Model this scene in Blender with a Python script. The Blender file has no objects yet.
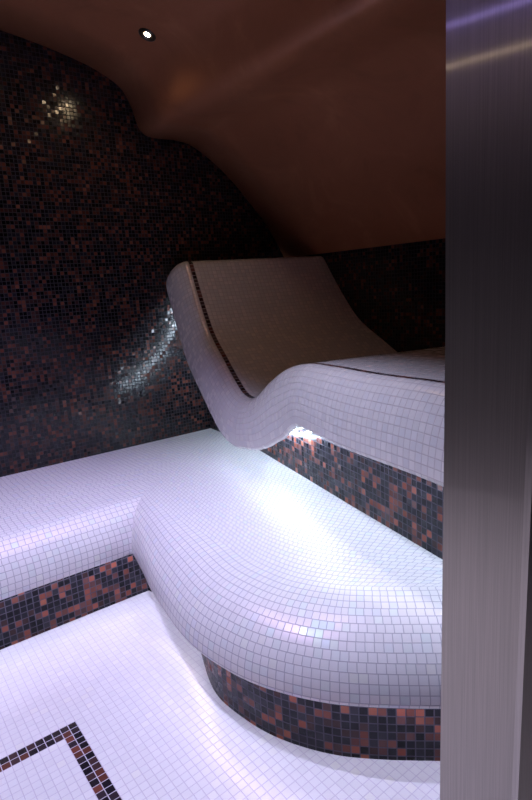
import bpy, math, random
from mathutils import Vector, Matrix
random.seed(7)
sc = bpy.context.scene
COL = sc.collection
PITCH = 0.0258         # tile pitch of the mosaic, metres
WPITCH = 0.020         # on the walls
FPITCH = 0.026        # on the floor
WALL_Y = 3.14         # left wall plane
BACK_X = 2.594        # wall behind the lounger
FRONT_Y = 0.40        # wall the doorway is in
BENCH_Z = 0.45

# ------------------------------------------------------------------ helpers
def link(o, parent=None):
    COL.objects.link(o)
    if parent: o.parent = parent
    return o

def mesh_obj(name, verts, faces, mat, parent=None, uvs=None, smooth=True, recalc=True):
    me = bpy.data.meshes.new(name)
    me.from_pydata([tuple(v) for v in verts], [], faces)
    if uvs is not None:
        lay = me.uv_layers.new(name='UVMap')
        for p in me.polygons:
            for li in p.loop_indices:
                lay.data[li].uv = uvs[me.loops[li].vertex_index]
    if smooth:
        for p in me.polygons: p.use_smooth = True
    me.materials.append(mat)
    me.update()
    return link(bpy.data.objects.new(name, me), parent)

def empty(name, loc, label, cat, group=None):
    o = bpy.data.objects.new(name, None); COL.objects.link(o)
    o.location = loc
    o.empty_display_size = .1
    tag(o, label, cat, group)
    return o

def tag(o, label=None, cat=None, group=None, kind=None):
    if label: o['label'] = label
    if cat: o['category'] = cat
    if group: o['group'] = group
    if kind: o['kind'] = kind

class Grid:
    """collects strips of vertices with UVs into one mesh"""
    def __init__(s): s.v=[]; s.uv=[]; s.f=[]
    def rows(s, rows, flip=False, cyclic=False):
        """rows: list of lists of (point, uv)"""
        base=len(s.v); n=len(rows[0])
        for r in rows:
            for p,uv in r: s.v.append(Vector(p)); s.uv.append(uv)
        for i in range(len(rows)-1):
            for j in range(n-1+(1 if cyclic else 0)):
                a=base+i*n+j; b=base+i*n+(j+1)%n; c=b+n; d=a+n
                s.f.append((a,d,c,b) if flip else (a,b,c,d))
    def build(s, name, mat, parent=None, off=(0,0,0), smooth=True):
        off=Vector(off)
        return mesh_obj(name, [p-off for p in s.v], s.f, mat, parent, s.uv, smooth)

def catmull(pts, n=8):
    out=[]
    P=[Vector(p) for p in pts]
    for i in range(len(P)-1):
        p0=P[i-1] if i>0 else P[0]*2-P[1]
        p1,p2=P[i],P[i+1]
        p3=P[i+2] if i+2<len(P) else P[-1]*2-P[-2]
        t0=0.; t1=t0+max((p1-p0).length,1e-6)**.5; t2=t1+max((p2-p1).length,1e-6)**.5; t3=t2+max((p3-p2).length,1e-6)**.5
        for k in range(n):
            t=t1+(t2-t1)*k/n
            A1=p0*((t1-t)/(t1-t0))+p1*((t-t0)/(t1-t0))
            A2=p1*((t2-t)/(t2-t1))+p2*((t-t1)/(t2-t1))
            A3=p2*((t3-t)/(t3-t2))+p3*((t-t2)/(t3-t2))
            B1=A1*((t2-t)/(t2-t0))+A2*((t-t0)/(t2-t0))
            B2=A2*((t3-t)/(t3-t1))+A3*((t-t1)/(t3-t1))
            out.append(B1*((t2-t)/(t2-t1))+B2*((t-t1)/(t2-t1)))
    out.append(P[-1])
    return out

def resample(pts, step):
    L=[0.]
    for a,b in zip(pts,pts[1:]): L.append(L[-1]+(b-a).length)
    n=max(2,int(round(L[-1]/step)))
    out=[];j=0
    for i in range(n+1):
        d=L[-1]*i/n
        while j<len(L)-2 and L[j+1]<d: j+=1
        t=(d-L[j])/max(L[j+1]-L[j],1e-9)
        out.append(pts[j].lerp(pts[j+1],t))
    return out, L[-1]

def smooth01(x):
    x=min(1,max(0,x)); return x*x*(3-2*x)

# ------------------------------------------------------------------ materials
def new_mat(name):
    m=bpy.data.materials.new(name); m.use_nodes=True
    nt=m.node_tree; nt.nodes.clear()
    out=nt.nodes.new('ShaderNodeOutputMaterial'); b=nt.nodes.new('ShaderNodeBsdfPrincipled')
    nt.links.new(b.outputs[0],out.inputs[0])
    return m,nt,b

class N:
    def __init__(s,nt): s.nt=nt
    def new(s,t,**kw):
        n=s.nt.nodes.new(t)
        for k,v in kw.items(): setattr(n,k,v)
        return n
    def math(s,op,a,b=None,c=None,clamp=False):
        n=s.new('ShaderNodeMath',operation=op,use_clamp=clamp)
        for i,x in enumerate((a,b,c)):
            if x is None: continue
            if isinstance(x,(int,float)): n.inputs[i].default_value=x
            else: s.nt.links.new(x,n.inputs[i])
        return n.outputs[0]
    def maprange(s,x,a,b,c,d,smooth=True):
        n=s.new('ShaderNodeMapRange',interpolation_type='SMOOTHSTEP' if smooth else 'LINEAR')
        s.nt.links.new(x,n.inputs[0])
        for i,v in enumerate((a,b,c,d)): n.inputs[1+i].default_value=v
        return n.outputs[0]
    def mix(s,fac,a,b):
        n=s.new('ShaderNodeMix',data_type='RGBA')
        for sock,x in ((n.inputs[0],fac),(n.inputs[6],a),(n.inputs[7],b)):
            if isinstance(x,(int,float)): sock.default_value=x
            elif isinstance(x,tuple): sock.default_value=(*x,1) if len(x)==3 else x
            else: s.nt.links.new(x,sock)
        return n.outputs[2]
    def vec(s,op,a,b=None,scale=None):
        n=s.new('ShaderNodeVectorMath',operation=op)
        for i,x in enumerate((a,b)):
            if x is None: continue
            if isinstance(x,tuple): n.inputs[i].default_value=x
            else: s.nt.links.new(x,n.inputs[i])
        if scale is not None:
            if isinstance(scale,(int,float)): n.inputs[3].default_value=scale
            else: s.nt.links.new(scale,n.inputs[3])
        return n.outputs[0]
    def ramp(s,fac,stops,interp='CONSTANT'):
        n=s.new('ShaderNodeValToRGB'); cr=n.color_ramp; cr.interpolation=interp
        while len(cr.elements)>1: cr.elements.remove(cr.elements[-1])
        cr.elements[0].position=stops[0][0]; cr.elements[0].color=(*stops[0][1],1)
        for p,c in stops[1:]:
            e=cr.elements.new(p); e.color=(*c,1)
        s.nt.links.new(fac,n.inputs[0]); return n.outputs[0]

DARK=[(0,(.006,.006,.010)),(.26,(.013,.013,.020)),(.44,(.028,.027,.038)),(.58,(.060,.028,.026)),
      (.70,(.13,.042,.030)),(.82,(.23,.066,.042)),(.91,(.090,.036,.032)),(.97,(.30,.10,.06))]
WHITE=[(0,(.80,.78,.81)),(.35,(.81,.79,.82)),(.7,(.795,.78,.81)),(.94,(.83,.81,.80))]

def mosaic(name, palette, grout, row_shift=0., var=.35, jitter=.05, rough=(.17,.34), inlay=None, film=260.,
           gap=(.035,.08), clump=0., spec=.5, coat=0.):
    """mosaic of small glass tiles, one UV unit per tile"""
    m,nt,b=new_mat(name); q=N(nt)
    uv=q.new('ShaderNodeUVMap'); sep=q.new('ShaderNodeSeparateXYZ'); nt.links.new(uv.outputs[0],sep.inputs[0])
    x,y=sep.outputs[0],sep.outputs[1]
    fy0=q.math('FLOOR',y)
    if row_shift:
        wr=q.new('ShaderNodeTexWhiteNoise',noise_dimensions='1D'); nt.links.new(fy0,wr.inputs['W'])
        x=q.math('ADD',x,q.math('MULTIPLY',wr.outputs['Value'],row_shift))
    fx0=q.math('FLOOR',x)
    cell=q.new('ShaderNodeCombineXYZ'); nt.links.new(fx0,cell.inputs[0]); nt.links.new(fy0,cell.inputs[1])
    wn=q.new('ShaderNodeTexWhiteNoise',noise_dimensions='3D'); nt.links.new(cell.outputs[0],wn.inputs['Vector'])
    val=wn.outputs['Value']; rc=q.new('ShaderNodeSeparateColor'); nt.links.new(wn.outputs['Color'],rc.inputs[0])
    fx=q.math('FRACT',x); fy=q.math('FRACT',y)
    # each tile sits a touch off its place
    ex=q.math('MINIMUM',fx,q.math('SUBTRACT',1.,fx)); ey=q.math('MINIMUM',fy,q.math('SUBTRACT',1.,fy))
    e=q.math('MINIMUM',ex,ey)
    mask=q.maprange(e,gap[0],gap[1],0,1)
    v=val
    if clump:
        cl=q.new('ShaderNodeTexNoise',noise_dimensions='3D'); cl.inputs['Scale'].default_value=.22; cl.inputs['Detail'].default_value=1
        nt.links.new(cell.outputs[0],cl.inputs['Vector'])
        v=q.math('ADD',val,q.math('MULTIPLY',q.math('SUBTRACT',cl.outputs['Fac'],.5),clump),clamp=True)
    col=q.ramp(v,palette)
    rv=q.math('MULTIPLY_ADD',rc.outputs[1],var,1-var*.5)
    if inlay is not None:
        inl=inlay(q,fx0,fy0)
        col=q.mix(inl,col,q.ramp(val,DARKI))
    hs=q.new('ShaderNodeHueSaturation'); nt.links.new(col,hs.inputs['Color']); nt.links.new(rv,hs.inputs['Value'])
    col=q.mix(mask,grout,hs.outputs[0])
    nt.links.new(col,b.inputs['Base Color'])
    r=q.math('MULTIPLY_ADD',rc.outputs[2],rough[1]-rough[0],rough[0])
    mr=q.new('ShaderNodeMix',data_type='FLOAT'); nt.links.new(mask,mr.inputs[0]); mr.inputs[2].default_value=.85; nt.links.new(r,mr.inputs[3])
    nt.links.new(mr.outputs[0],b.inputs['Roughness'])
    b.inputs['Specular IOR Level'].default_value=spec
    if film:
        # pearl lustre of the glass
        b.inputs['Thin Film IOR'].default_value=1.6
        nt.links.new(q.math('MULTIPLY_ADD',q.math('POWER',val,7.),film,330.),b.inputs['Thin Film Thickness'])
    if coat: b.inputs['Coat Weight'].default_value=coat; b.inputs['Coat Roughness'].default_value=.1
    geo=q.new('ShaderNodeNewGeometry')
    d=q.vec('SUBTRACT',wn.outputs['Color'],(.5,.5,.5))
    # most tiles lie true, a few are tipped and catch the light
    tip=q.math('MULTIPLY_ADD',q.math('POWER',val,9.),jitter*7,jitter*(.15 if 'pearl' in name else .5))
    d=q.vec('SCALE',d,scale=tip)
    nn=q.vec('NORMALIZE',q.vec('ADD',geo.outputs['Normal'],d))
    bp=q.new('ShaderNodeBump'); bp.inputs['Strength'].default_value=.6; bp.inputs['Distance'].default_value=.0012
    nt.links.new(mask,bp.inputs['Height']); nt.links.new(nn,bp.inputs['Normal'])
    nt.links.new(bp.outputs[0],b.inputs['Normal'])
    return m
DARKI=[(0,(.010,.010,.016)),(.35,(.03,.022,.03)),(.55,(.11,.035,.025)),(.75,(.05,.026,.028)),(.88,(.17,.05,.033))]

def floor_inlay(q,i,j):
    # two-tile wide dark frame: outer corner at tile index (0,0), running towards -x and -y
    def between(v,a,b):   # a <= v <= b for integers
        return q.math('MULTIPLY',q.math('GREATER_THAN',v,a-.5),q.math('LESS_THAN',v,b+.5))
    inx=between(i,-34,-1); iny=between(j,-34,-1)
    inner=q.math('MULTIPLY',between(i,-32,-3),between(j,-32,-3))
    return q.math('MULTIPLY',q.math('MULTIPLY',inx,iny),q.math('SUBTRACT',1.,inner))
def lounger_inlay(q,i,j):
    return q.math('COMPARE',j,0.,.3)

M={}
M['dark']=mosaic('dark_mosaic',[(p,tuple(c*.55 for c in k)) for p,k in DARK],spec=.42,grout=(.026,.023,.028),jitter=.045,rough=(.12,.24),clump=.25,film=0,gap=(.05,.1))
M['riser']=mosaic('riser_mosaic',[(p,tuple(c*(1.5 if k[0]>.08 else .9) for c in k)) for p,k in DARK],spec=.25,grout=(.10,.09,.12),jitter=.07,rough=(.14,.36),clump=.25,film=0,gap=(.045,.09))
M['bench']=mosaic('pearl_mosaic_bench',WHITE,rough=(.31,.36),var=.04,grout=(.48,.45,.52),gap=(.03,.065),row_shift=.35,jitter=.009)
M['lounger']=mosaic('pearl_mosaic_lounger',[(0,(.80,.79,.78)),(.4,(.82,.81,.79)),(.8,(.79,.79,.79))],var=.04,grout=(.56,.53,.54),gap=(.03,.065),jitter=.004,inlay=lounger_inlay,film=20.,rough=(.26,.28))
M['floor']=mosaic('pearl_mosaic_floor',WHITE,var=.04,grout=(.58,.55,.64),gap=(.03,.06),jitter=.006,inlay=floor_inlay,film=30.,rough=(.20,.26))

def plaster():
    m,nt,b=new_mat('copper_stucco'); q=N(nt)
    tc=q.new('ShaderNodeTexCoord')
    n1=q.new('ShaderNodeTexNoise'); n1.inputs['Scale'].default_value=3.2; n1.inputs['Detail'].default_value=7; n1.inputs['Roughness'].default_value=.62
    n1.inputs['Distortion'].default_value=.8
    nt.links.new(tc.outputs['Object'],n1.inputs['Vector'])
    nt.links.new(q.ramp(n1.outputs['Fac'],[(.25,(.33,.13,.062)),(.5,(.41,.165,.080)),(.75,(.50,.22,.11))],'EASE'),b.inputs['Base Color'])
    b.inputs['Roughness'].default_value=.36
    b.inputs['Metallic'].default_value=.25
    bp=q.new('ShaderNodeBump'); bp.inputs['Strength'].default_value=.25; bp.inputs['Distance'].default_value=.01
    nt.links.new(n1.outputs['Fac'],bp.inputs['Height']); nt.links.new(bp.outputs[0],b.inputs['Normal'])
    return m
M['ceiling']=plaster()

def steel():
    m,nt,b=new_mat('brushed_steel'); q=N(nt)
    tc=q.new('ShaderNodeTexCoord'); mp=q.new('ShaderNodeMapping'); mp.inputs['Scale'].default_value=(900,900,6)
    nt.links.new(tc.outputs['Object'],mp.inputs[0])
    n1=q.new('ShaderNodeTexNoise'); n1.inputs['Scale'].default_value=1; n1.inputs['Detail'].default_value=3
    nt.links.new(mp.outputs[0],n1.inputs['Vector'])
    nt.links.new(q.ramp(n1.outputs['Fac'],[(.3,(.48,.46,.46)),(.7,(.60,.57,.57))],'LINEAR'),b.inputs['Base Color'])
    b.inputs['Metallic'].default_value=1; b.inputs['Roughness'].default_value=.34
    b.inputs['Coat Weight'].default_value=1.; b.inputs['Coat IOR'].default_value=2.0; b.inputs['Coat Roughness'].default_value=.06
    
    b.inputs['Anisotropic'].default_value=.0
    tg=q.new('ShaderNodeTangent',direction_type='RADIAL',axis='Z')
    nt.links.new(tg.outputs[0],b.inputs['Tangent'])
    b.inputs['Anisotropic'].default_value=.5
    bp=q.new('ShaderNodeBump'); bp.inputs['Strength'].default_value=.05; bp.inputs['Distance'].default_value=.001
    nt.links.new(n1.outputs['Fac'],bp.inputs['Height']); nt.links.new(bp.outputs[0],b.inputs['Normal'])
    return m
M['steel']=steel()

def plain(name,col,rough=.5,metal=0.):
    m,nt,b=new_mat(name)
    q=N(nt); tc=q.new('ShaderNodeTexCoord'); n=q.new('ShaderNodeTexNoise'); n.inputs['Scale'].default_value=12
    nt.links.new(tc.outputs['Object'],n.inputs['Vector'])
    nt.links.new(q.mix(n.outputs['Fac'],tuple(c*.9 for c in col),tuple(min(1,c*1.08) for c in col)),b.inputs['Base Color'])
    b.inputs['Roughness'].default_value=rough; b.inputs['Metallic'].default_value=metal
    return m
def glow(name,col,strength):
    m=bpy.data.materials.new(name); m.use_nodes=True; nt=m.node_tree; nt.nodes.clear()
    out=nt.nodes.new('ShaderNodeOutputMaterial'); e=nt.nodes.new('ShaderNodeEmission')
    e.inputs[0].default_value=(*col,1); e.inputs[1].default_value=strength
    nt.links.new(e.outputs[0],out.inputs[0]); return m
M['chrome']=plain('satin_chrome',(.12,.11,.10),.35,1.)
M['grey_floor']=plain('corridor_screed',(.6,.56,.6),.5)
M['corr_wall']=plain('corridor_paint',(.10,.09,.09),.7)

# ------------------------------------------------------------------ light levels (tuned)
LED_BENCH=2.4; LED_LOUNGE=5.2; SPOT_W=9.
EXPOSURE=0.0

# ------------------------------------------------------------------ platform bench outline
LX0=-1.25
left_leg=[Vector((x,2.177,0)) for x in [LX0+(.86-LX0)*i/40 for i in range(41)]]
CORNER=Vector((.86,2.177,0))
right_ctrl=[(.86,2.177,0),(.815,1.98,0),(.778,1.83,0),(.748,1.661,0),(.727,1.50,0),(.726,1.388,0),(.754,1.212,0),(.802,1.088,0),
            (.875,.968,0),(.962,.871,0),(1.074,.766,0),(1.20,.655,0),(1.33,.53,0),(1.44,.40,0)]
right_leg,RL=resample(catmull(right_ctrl,10),.025)
left_leg,LL=resample(left_leg,.05)

def dirs():
    """for each outline sample: position, inward vector, u coordinate shift per metre of inset, arclength"""
    out=[]
    nl=len(left_leg)
    for i,p in enumerate(left_leg):
        d=(CORNER-p).length
        r=smooth01(1-d/.55)
        out.append((p,Vector((r,1,0)),r,p.x))
    nr=len(right_leg)
    acc=0
    for i,p in enumerate(right_leg):
        if i: acc+=(p-right_leg[i-1]).length
        a=right_leg[max(0,i-1)]; b=right_leg[min(nr-1,i+1)]
        t=(b-a).normalized(); n=Vector((-t.y,t.x,0))   # travelling -Y, inward is +X
        r=smooth01(1-acc/.55)
        out.append((p,(n+(Vector((1,1,0))-n)*r) if i else Vector((1,1,0)),0 if i==0 else -r,acc))
    return out,nl
D,NL=dirs()
# keep front-wall end square
D[-1]=(D[-1][0],Vector((1,0,0)),0,D[-1][3])
for k in range(2,8):
    p,d,r,a=D[-k]; w=smooth01((k-1)/7)
    D[-k]=(p,d*w+Vector((1,0,0))*(1-w),r,a)

def seat_edge(f):
    """lounger base line, f=0 at the left wall, 1 at the front wall"""
    pts=[Vector(p) for p in ((1.88,WALL_Y,0),(1.788,2.477,0),(1.561,1.549,0),(1.435,1.013,0),(1.29,.40,0))]
    pts=[Vector((1.88,WALL_Y,0)),Vector((1.85,2.85,0)),Vector((1.788,2.477,0)),Vector((1.561,1.549,0)),Vector((1.435,1.013,0)),Vector((1.30,.45,0))]
    L=[0]
    for a,b in zip(pts,pts[1:]): L.append(L[-1]+(b-a).length)
    d=f*L[-1]
    for j in range(len(pts)-1):
        if d<=L[j+1]+1e-9: return pts[j].lerp(pts[j+1],(d-L[j])/(L[j+1]-L[j]))
    return pts[-1]

DROP=.185
def AV(side,acc):          # width of the rolled edge: slim on the straight bench, broad round the front
    return .145 if side=='L' else .145+.115*smooth01(acc/.75)
bench=empty('tiled_bench',(.9,1.9,0),'white mosaic bench along the left wall swelling into a big rounded platform','bench')
def build_slab():
    g=Grid()
    def section(A_):
        sec=[]                                   # (inset, z)
        for i in range(15):
            th=math.pi/2*i/14
            sec.append((A_-A_*math.sin(th), BENCH_Z-DROP*(1-math.cos(th))))
        for i in range(1,8):                     # tight nosing curl
            th=math.pi*i/7
            sec.append((.016-.016*math.cos(th), BENCH_Z-DROP-.016*math.sin(th)))
        sec.append((.034,.285)); sec.append((.10,.305))
        return sec
    sides=[(D[:NL],'L'),(D[NL:],'R')]
    for smp,side in sides:
        rows=[]
        # flat part: from inner boundary to inset A_
        nf=10
        for k in range(nf):
            f=1-k/nf
            row=[]
            for idx,(p,d,r,a) in enumerate(smp):
                A_=AV(side,a); e=p+d*A_
                if side=='L':
                    w=idx/(len(smp)-1)
                    tgt=Vector((p.x if p.x<0 else 0+ (1.88)*(p.x/.86),WALL_Y,0))
                else:
                    w=idx/(len(smp)-1); tgt=seat_edge(w*(1.35-.35*w))
                q=e.lerp(tgt,f)
                if side=='L': uv=(q.x/PITCH, (q.y-2.177)/PITCH)
                else: uv=((a+r*A_)/PITCH+100.3, (A_+(q-e).length)/PITCH+.5)
                row.append(((q.x,q.y,BENCH_Z),uv))
            rows.append(row)
        secs=[section(AV(side,a)) for (p,d,r,a) in smp]
        vs=[AV(side,a) for (p,d,r,a) in smp]
        for k in range(len(secs[0])):
            row=[]
            for idx,(p,d,r,a) in enumerate(smp):
                inset,z=secs[idx][k]
                if k: vs[idx]-=math.hypot(secs[idx][k-1][0]-inset,secs[idx][k-1][1]-z)
                q=p+d*inset
                if side=='L': uv=(q.x/PITCH, vs[idx]/PITCH)
                else: uv=((a+r*inset)/PITCH+100.3, vs[idx]/PITCH+.5)
                row.append(((q.x,q.y,z),uv))
            rows.append(row)
        g.rows(rows,flip=False)
    return g
sl=build_slab().build('seat_slab',M['bench'],bench,off=bench.location)

RISER_IN=.09
def riser_points():
    pts=[]
    for (p,d,r,a) in D[:NL]: 
        pts.append(Vector((p.x,2.177+RISER_IN*.9,0)))
    pts.append(Vector((.95,2.177+RISER_IN*.9,0)))
    nr=len(right_leg)
    for i in range(5,nr):
        a=right_leg[max(0,i-1)]; b=right_leg[min(nr-1,i+1)]; t=(b-a).normalized(); n=Vector((-t.y,t.x,0))
        w=RISER_IN+.075*(1-smooth01(((2.177-right_leg[i].y)-.25)/.5)) if i<60 else RISER_IN
        if right_leg[i].y<2.12: pts.append(right_leg[i]+n*w)
    pts[-1].y=FRONT_Y
    return pts
RP=riser_points()
def build_riser():
    g=Grid(); rows=[]
    acc=[0]
    for a,b in zip(RP,RP[1:]): acc.append(acc[-1]+(b-a).length)
    for z in (.31,.2,.1,0.0):
        rows.append([((p.x,p.y,z),(s/PITCH,z/PITCH)) for p,s in zip(RP,acc)])
    g.rows(rows); return g
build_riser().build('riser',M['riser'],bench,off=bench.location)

def ribbon(points, nrm, width, name, mat, parent):
    g=Grid(); up=[]; dn=[]
    g.rows([[(p+n*width*.5,(0,0)) for p,n in zip(points,nrm)],[(p-n*width*.5,(0,1)) for p,n in zip(points,nrm)]])
    return g.build(name,mat,parent)

def tube(points, r, name, mat, parent=None, seg=6):
    g=Grid(); rows=[]
    n=len(points)
    for i,p in enumerate(points):
        t=(points[min(n-1,i+1)]-points[max(0,i-1)]).normalized()
        a=t.cross(Vector((0,0,1))); a=a.normalized() if a.length>1e-4 else Vector((1,0,0)); b=t.cross(a)
        rows.append([(p+a*r*math.cos(2*math.pi*k/seg)+b*r*math.sin(2*math.pi*k/seg),(0,0)) for k in range(seg)])
    g.rows(rows,cyclic=True)
    for base in (0,(n-1)*seg): g.f.append(tuple(range(base,base+seg)))
    return g.build(name,mat,parent)

# ------------------------------------------------------------------ lounger
LA=Vector((1.788,2.477,0)); LD=Vector((-.2344,-.9721,0)); LC=Vector((.9721,-.2344,0))
prof_ctrl=[(-.50,1.59),(-.455,1.525),(-.38,1.41),(-.275,1.26),(-.15,1.115),(.03,.995),(.18,.90),(.29,.845),(.39,.835),(.50,.87),
           (.63,.95),(.78,1.02),(.93,1.052),(1.13,1.06),(1.37,1.063),(1.71,1.075),(1.98,1.075)]
prof,PL=resample([Vector((s,0,z)) for s,_,z in [tuple(v) for v in catmull([(s,0,z) for s,z in prof_ctrl],10)]],.02)
def pn(i):
    a=prof[max(0,i-1)]; b=prof[min(len(prof)-1,i+1)]; t=(b-a).normalized()
    return Vector((t.z,0,-t.x)) if t.x*-1<0 else Vector((t.z,0,-t.x))   # towards the underside
LT=.215; LAx=.105; O_IN=-.155     # roll depth, roll width, where the roll starts
lounger=empty('tiled_lounger',(1.788,2.477,BENCH_Z),'wave-shaped white mosaic reclining lounger with thin dark inlay line, on dark tiled base','lounger')
def to_world(s,o,z):
    p=LA+LD*s+LC*o; return Vector((p.x,p.y,z))
def o_far(s): return (BACK_X+.006-LA.x-LD.x*s)/LC.x
def edge_shift(s):          # the near edge fans out slightly towards the head
    return -.03*(1-smooth01((s-.25)/.65))
def thick(s):               # the shell is deepest under the seat hollow
    return LT-.006+.06*smooth01((s-.40)/.22)*(1-smooth01((s-.76)/.26))+.012*smooth01((s-1.)/.3)
def build_shell():
    g=Grid()
    n=len(prof); NR=12
    h0=5            # profile index where the head roll starts
    # parameter lists
    al=[(j/NR) for j in range(NR,0,-1)]     # head roll 1..0
    t_list=[('h',a) for a in al]+[('p',i) for i in range(h0,n)]
    o_par=[('f',1-j/12) for j in range(12)]+[('n',j/NR) for j in range(NR+1)]
    q0=prof[h0]; nn0=pn(h0); tdir=(prof[h0]-prof[h0+1]).normalized()
    arc=0; HR=.085
    rows=[]
    side_arc=[0]
    for j in range(1,NR+1):
        t0,t1=(j-1)/NR*math.pi/2,j/NR*math.pi/2
        side_arc.append(side_arc[-1]+math.hypot(LAx*(math.sin(t1)-math.sin(t0)),LT*(math.cos(t0)-math.cos(t1))))
    rim=[]
    for tk,tv in t_list:
        row=[]
        for ok,ov in o_par:
            a=tv if tk=='h' else 0.
            b=ov if ok=='n' else 0.
            xa=a*math.sqrt(1-b*b/2); xb=b*math.sqrt(1-a*a/2)
            r=math.hypot(xa,xb)
            if r>1e-9: ca,cb=xa/r,xb/r
            else: ca=cb=0
            th=r*math.pi/2
            da=math.sin(th)*HR*ca; db=math.sin(th)*LAx*cb
            if tk=='p': base=prof[tv]; nv=pn(tv)
            else: base=q0+tdir*da; nv=nn0
            dep=thick(base.x)*(1-math.cos(th))
            pt=base+nv*dep
            oin=O_IN+edge_shift(base.x)
            o=oin-db
            if ok=='f':
                of=o_far(pt.x); o=oin+(of-oin)*ov
            u=(tv-h0)*.02/PITCH if tk=='p' else -a*math.pi/2*.15/PITCH
            if ok=='n': vv=-side_arc[int(round(ov*NR))]
            else: vv=(o-oin)
            vv=vv/PITCH
            row.append((to_world(pt.x,o,pt.z),(u,vv-.02)))
        rows.append(row)
    g.rows(rows,flip=False)
    # curl and underside following the rim: head edge (first row) then near side (last column)
    rimidx=[('r',j) for j in range(len(o_par))]+[('c',i) for i in range(1,len(t_list))]
    def rim_point(k,idx,inset,dep):
        if k=='r': tk,tv=t_list[0]; ok,ov=o_par[idx]
        else: tk,tv=t_list[idx]; ok,ov=o_par[-1]
        a=tv if tk=='h' else 0.; b=ov if ok=='n' else 0.
        xa=a*math.sqrt(1-b*b/2); xb=b*math.sqrt(1-a*a/2); r=max(1e-9,math.hypot(xa,xb)); ca,cb=xa/r,xb/r
        da=HR*ca; db=LAx*cb
        if tk=='p': base=prof[tv]; nv=pn(tv)
        else: base=q0+tdir*(da-inset*ca); nv=nn0
        pt=base+nv*(dep+thick(base.x)-LT)
        oin=O_IN+edge_shift(base.x)
        o=oin-db+inset*cb
        if ok=='f': of=o_far(pt.x); o=oin+(of-oin)*ov
        return to_world(pt.x,o,pt.z)
    rws=[]
    cur=[(0,LT)]
    for i in range(1,7):
        th=math.pi*i/6; cur.append((.015-.015*math.cos(th),LT+.015*math.sin(th)))
    cur+=[(.045,LT-.035),(.10,LT-.045),(.16,LT-.045),(.29,LT-.045)]
    vv=side_arc[-1]
    prev=cur[0]
    for c in cur:
        vv+=math.hypot(c[0]-prev[0],c[1]-prev[1]); prev=c
        acc=0; row=[]; last=None
        for k,idx in rimidx:
            p=rim_point(k,idx,*c)
            if k=='c' and t_list[idx][0]=='p': u=(t_list[idx][1]-h0)*.02/PITCH
            elif k=='c': u=-t_list[idx][1]*math.pi/2*.15/PITCH
            else: u=-8-(len(o_par)-idx)*1.0
            row.append((p,(u,-vv/PITCH-.02)))
        rws.append(row)
    g.rows(rws,flip=False)
    return g
shell=build_shell().build('lounger_shell',M['lounger'],lounger,off=lounger.location)

under=[(prof[i]+pn(i)*(thick(prof[i].x)-.05)) for i in range(3,len(prof))]
def under_z(s):
    best=None
    for a,b in zip(under,under[1:]):
        lo,hi=min(a.x,b.x),max(a.x,b.x)
        if lo<=s<=hi:
            t=(s-a.x)/(b.x-a.x) if abs(b.x-a.x)>1e-6 else 0
            z=a.z+(b.z-a.z)*t
            best=z if best is None else min(best,z)
    if best is None: best=under[0].z if s<under[0].x else under[-1].z
    return best
def build_lounger_riser():
    g=Grid(); top=[];bot=[];back=[]
    n=110; rows=[[],[],[],[]]
    for i in range(n+1):
        f=i/n
        p=seat_edge(f); s=(p-LA).dot(LD); zt=max(.56,under_z(s)+.02)
        if s<-.25: zt=min(zt, under_z(-.25)+.02)
        u=f*2.78/PITCH
        for k,z in enumerate((zt,BENCH_Z+(zt-BENCH_Z)*.5,BENCH_Z-.01)):
            rows[k].append(((p.x,p.y,z),(u,(z-BENCH_Z)/PITCH)))
        q=p+LC*.25
        rows[3].append(((q.x,q.y,zt),(u,(zt-BENCH_Z)/PITCH+6)))
    g.rows([rows[3],rows[0],rows[1],rows[2]]); return g
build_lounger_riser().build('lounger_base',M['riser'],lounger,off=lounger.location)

# LED strips tucked under the two overhanging edges
pts=[p+Vector((0,0,.296)) for p in RP]
def inset_path(d,z):
    out=[]
    for i,p in enumerate(RP):
        a=RP[max(0,i-1)]; b=RP[min(len(RP)-1,i+1)]; t=(b-a).normalized(); n=Vector((-t.y,t.x,0))
        out.append(p-n*d+Vector((0,0,z)))
    return out
led_b=tube(inset_path(.022,.282),.006,'led_strip',glow('led_white_violet',(.72,.74,1.),LED_BENCH*10))
tag(led_b,'cool white light strip tucked under the nosing of the lower bench','light strip','light strips under the tiled edges')
lp=[]
for i in range(90):
    f=.06+i/89*.93
    p=seat_edge(f); s=(p-LA).dot(LD)
    q=p-LC*.028
    lp.append(Vector((q.x,q.y,max(.535,under_z(s)-.028))))
led_l=tube(lp,.006,'led_strip',glow('led_cool_white',(.66,.82,1.),LED_LOUNGE*10))
tag(led_l,'cool white light strip running under the edge of the reclining lounger','light strip','light strips under the tiled edges')

# ------------------------------------------------------------------ floor
def floor_mesh():
    g=Grid()
    x0,x1,y0,y1=-1.3,1.6,-.1,2.30
    nx,ny=116,96
    segs=list(zip(RP,RP[1:]))[::3]
    def dist(x,y):
        p=Vector((x,y,0)); b=9
        for a in RP[::2]:
            d=(a-p).length_squared
            if d<b: b=d
        if x<.85: b=min(b,(2.258-y)**2)
        return math.sqrt(b)
    rows=[]
    for j in range(ny+1):
        row=[]
        y=y0+(y1-y0)*j/ny
        for i in range(nx+1):
            x=x0+(x1-x0)*i/nx
            d=dist(x,y)
            z=.012*(1-smooth01(d/.34))
            row.append(((x,y,z),((x-.409)/FPITCH,(y-1.691)/FPITCH)))
        rows.append(row)
    g.rows(rows); return g
fl=floor_mesh().build('floor',M['floor']); tag(fl,'white pearl mosaic floor with a two-tile dark mosaic frame line','floor',kind='structure')

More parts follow.
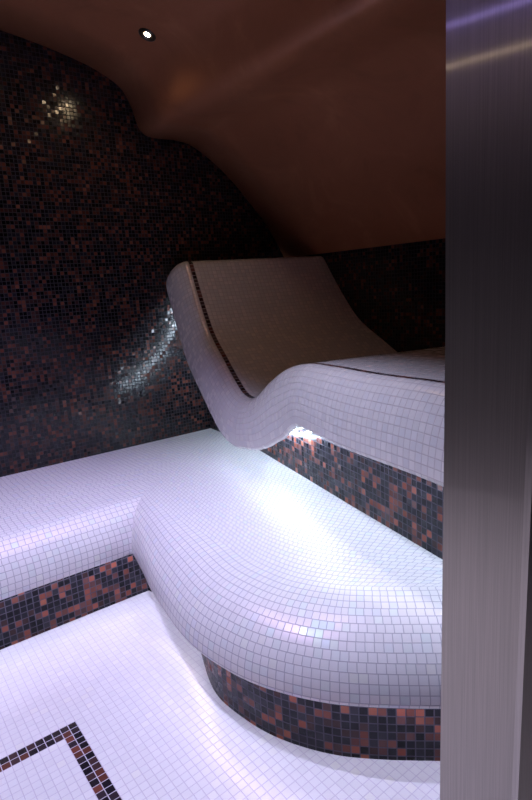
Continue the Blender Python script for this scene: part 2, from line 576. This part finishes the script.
# ------------------------------------------------------------------ walls
def wall(name,a,b,z0,z1,mat,label,thick=.1,side=1):
    a=Vector(a);b=Vector(b); L=(b-a).length; t=(b-a)/L; n=Vector((-t.y,t.x,0))*thick*side
    g=Grid()
    def c(p,z,u): return ((p.x,p.y,z),(u/WPITCH,z/WPITCH))
    g.rows([[c(a,z0,0),c(b,z0,L)],[c(a,z1,0),c(b,z1,L)]])
    g.rows([[c(a+n,z0,0),c(b+n,z0,L)],[c(a+n,z1,0),c(b+n,z1,L)]])
    g.rows([[c(a,z1,0),c(b,z1,L)],[c(a+n,z1,0),c(b+n,z1,L)]])
    g.rows([[c(a,z0,0),c(a,z1,0)],[c(a+n,z0,1),c(a+n,z1,1)]])
    g.rows([[c(b,z0,0),c(b,z1,0)],[c(b+n,z0,1),c(b+n,z1,1)]])
    o=g.build(name,mat,smooth=False); tag(o,label,None,kind='structure'); return o
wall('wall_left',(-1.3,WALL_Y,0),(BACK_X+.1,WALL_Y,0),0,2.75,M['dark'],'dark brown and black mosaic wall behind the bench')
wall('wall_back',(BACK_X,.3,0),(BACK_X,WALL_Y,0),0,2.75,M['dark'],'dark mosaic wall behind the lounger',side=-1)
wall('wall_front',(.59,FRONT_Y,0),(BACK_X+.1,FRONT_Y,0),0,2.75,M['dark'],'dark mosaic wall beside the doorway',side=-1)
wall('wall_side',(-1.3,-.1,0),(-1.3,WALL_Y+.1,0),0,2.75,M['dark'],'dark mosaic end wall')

# ------------------------------------------------------------------ ceiling
cz=1.35
ceil_ctrl=[(-1.35,2.72),(-.3,2.715),(.4,2.69),(.884,2.65),(1.192,2.594),(1.36,2.545),(1.481,2.479),(1.531,2.398),(1.567,2.287),(1.60,2.25),(1.669,2.237),
           (1.80,2.238),(1.90,2.222),(2.038,2.147),(2.18,2.04),(2.304,1.919),(2.45,1.763),(2.594,1.541),(2.66,1.43)]
cp=catmull([(x,0,z) for x,z in ceil_ctrl],6)
def ceil_mesh():
    g=Grid(); rows=[]
    for p in cp: rows.append([((p.x,y,p.z),(0,0)) for y in (-.1,.4,1.,1.6,2.2,2.8,WALL_Y+.02)])
    g.rows(rows)
    return g
cl=ceil_mesh().build('ceiling',M['ceiling']); tag(cl,'copper brown polished stucco ceiling dropping in a wave to the back wall',None,kind='structure')
so=cl.modifiers.new('thick','SOLIDIFY'); so.thickness=.03; so.offset=-1

# ------------------------------------------------------------------ camera
R=((0.791,-0.168,0.588),(-0.609,-0.120,0.784),(-0.061,-0.978,-0.197))
F=561.
_right=Vector((R[0][0],R[1][0],R[2][0])); _down=Vector((R[0][1],R[1][1],R[2][1])); _fwd=Vector((R[0][2],R[1][2],R[2][2]))
_fwd.normalize(); _right=(_right-_fwd*_right.dot(_fwd)).normalized(); _up=_right.cross(_fwd)
mw=Matrix(((_right.x,_up.x,-_fwd.x,0),(_right.y,_up.y,-_fwd.y,0),(_right.z,_up.z,-_fwd.z,1.35),(0,0,0,1)))
cam=bpy.data.cameras.new('camera'); cam.sensor_fit='VERTICAL'; cam.sensor_height=24; cam.lens=24*F/800
cam.clip_start=.02
co=bpy.data.objects.new('camera',cam); COL.objects.link(co); co.matrix_world=mw
sc.camera=co

# ------------------------------------------------------------------ ceiling spotlights
def ceil_at(x):
    for a,b in zip(cp,cp[1:]):
        if a.x<=x<=b.x:
            t=(x-a.x)/(b.x-a.x); p=a.lerp(b,t); d=(b-a).normalized(); return p.z, Vector((d.z,0,-d.x))
    return 2.7,Vector((0,0,-1))
def spot(x,y,label,power,colour=(1,.80,.55),cone=95):
    z,n=ceil_at(x)
    t=empty('ceiling_spotlight',(x,y,z),label,'spotlight','recessed ceiling spotlights')
    q=Vector((0,0,-1)).rotation_difference(n)
    t.rotation_mode='QUATERNION'; t.rotation_quaternion=q
    def lathe(pr,name,mat,cap=False):
        g=Grid(); rows=[[((r*math.cos(2*math.pi*k/28),r*math.sin(2*math.pi*k/28),zz),(0,0)) for k in range(28)] for r,zz in pr]
        g.rows(rows,cyclic=True)
        if cap: g.f.append(tuple(range((len(pr)-1)*28,len(pr)*28)))
        return g.build(name,mat,t)
    lathe([(.041,.002),(.041,-.004),(.036,-.008),(.027,-.007),(.019,-.001),(.0145,.004)],'bezel',M['chrome'])
    lathe([(.0155,.0005),(.012,-.0025),(.006,-.0045),(.0005,-.005)],'lamp_lens',glow('halogen_lens',(1.,.86,.62),40.),True)
    l=bpy.data.lights.new('spot_lamp','SPOT'); l.energy=power; l.color=colour; l.spot_size=math.radians(cone); l.spot_blend=.8; l.shadow_soft_size=.014
    lo=bpy.data.objects.new('spot_lamp',l); COL.objects.link(lo); lo.parent=t; lo.location=(0,0,-.03)
    return t
spot(1.385,2.59,'small warm recessed spotlight glowing in the copper ceiling above the left wall',2.6,(1,.72,.42),165)

# ------------------------------------------------------------------ steel door frame
def jamb():
    P=[(.462,.324),(.5275,.2745),(.5315,.269),(.66,.262),(.66,.40),(.582,.40)]
    g=Grid(); acc=0; pts=P+[P[0]]
    def at(p,z):
        k=.013*max(0,(1.30-z)/1.30)          # the sheet flares a little towards the floor
        return (p[0]-.8*k,p[1]+.6*k,z)
    for a,b in zip(pts,pts[1:]):
        g.rows([[(at(a,z),(0,z)),(at(b,z),(1,z))] for z in (0,1.3,2.75)])
    n=len(g.v)
    return g.build('door_1',M['steel'],smooth=False)
dj=jamb(); tag(dj,'brushed stainless steel door frame post at the right edge',None,kind='structure')

# the corridor the steam bath opens onto (seen only mirrored in the steel)
def slab(name,x0,x1,y0,y1,z0,z1,mat,label):
    v=[(x,y,z) for x in (x0,x1) for y in (y0,y1) for z in (z0,z1)]
    f=[(0,1,3,2),(4,6,7,5),(0,4,5,1),(2,3,7,6),(0,2,6,4),(1,5,7,3)]
    o=mesh_obj(name,v,f,mat,smooth=False); tag(o,label,None,kind='structure'); return o
slab('floor_corridor',-2.6,2.7,-2.6,-.1,-.1,0,M['grey_floor'],'grey corridor floor outside the doorway')
slab('wall_corridor',-2.6,2.7,-2.7,-2.6,0,2.75,M['corr_wall'],'dark painted corridor wall outside the doorway')
slab('ceiling_corridor',-2.6,2.7,-2.7,.3,2.75,2.85,M['corr_wall'],'dark corridor ceiling outside the doorway')

# ------------------------------------------------------------------ lamps
def area(name,loc,target,size,size_y,power,col,spread=180):
    l=bpy.data.lights.new(name,'AREA'); l.shape='RECTANGLE'; l.size=size; l.size_y=size_y; l.energy=power; l.color=col
    l.spread=math.radians(spread)
    o=bpy.data.objects.new(name,l); COL.objects.link(o); o.location=loc
    d=Vector(target)-Vector(loc); o.rotation_mode='QUATERNION'; o.rotation_quaternion=d.to_track_quat('-Z','Y')
    return o
spot(.10,1.45,'added spotlight, out of view, brightening the floor in front of the doorway',152.,(.67,.68,1.),98)  # added out of view to spread brightness over the floor
spot(.20,2.25,'added spotlight, out of view, brightening the left end of the bench',82.,(.72,.67,1.),84)  # unseen lamp put in to brighten the left bench
spot(1.05,1.55,'added spotlight, out of view, brightening the rounded front of the platform',46.,(.72,.70,1.),75)  # extra lamp beyond the frame to lift the platform front
spot(.95,2.50,'recessed violet spotlight close to the left wall above the bench',32.,(.50,.34,1.),66)
area('corridor_fill',(-.5,-1.2,2.70),(-.5,-1.2,0),.8,.3,17.,(.95,.88,1.),100)  # unseen fill added to brighten the corridor floor mirrored in the steel
for z,y,col,st,lab in ((2.70,-2.56,(.46,.34,1.),4.5,'added violet light strip on the unseen corridor wall, mirrored in the steel'),(2.50,-2.58,(1.,.72,.45),3.,'added warm light strip below the violet one, mirrored in the steel')):
    t=tube([Vector((-2.2+i*.2,y,z)) for i in range(22)],.009,'reflection_strip',glow('corridor_strip_glow',col,st))  # added behind the camera so the steel post mirrors two streaks
    tag(t,lab,'light strip')

w=bpy.data.worlds.new('world'); sc.world=w; w.use_nodes=True
w.node_tree.nodes['Background'].inputs[0].default_value=(.5,.45,.5,1); w.node_tree.nodes['Background'].inputs[1].default_value=.0

sc.view_settings.view_transform='Standard'; sc.view_settings.look='None'; sc.view_settings.gamma=1; sc.view_settings.use_curve_mapping=False
sc.view_settings.exposure=EXPOSURE
sc.cycles.max_bounces=10; sc.cycles.diffuse_bounces=6; sc.cycles.glossy_bounces=4
sc.cycles.use_denoising=True; sc.cycles.sample_clamp_indirect=6
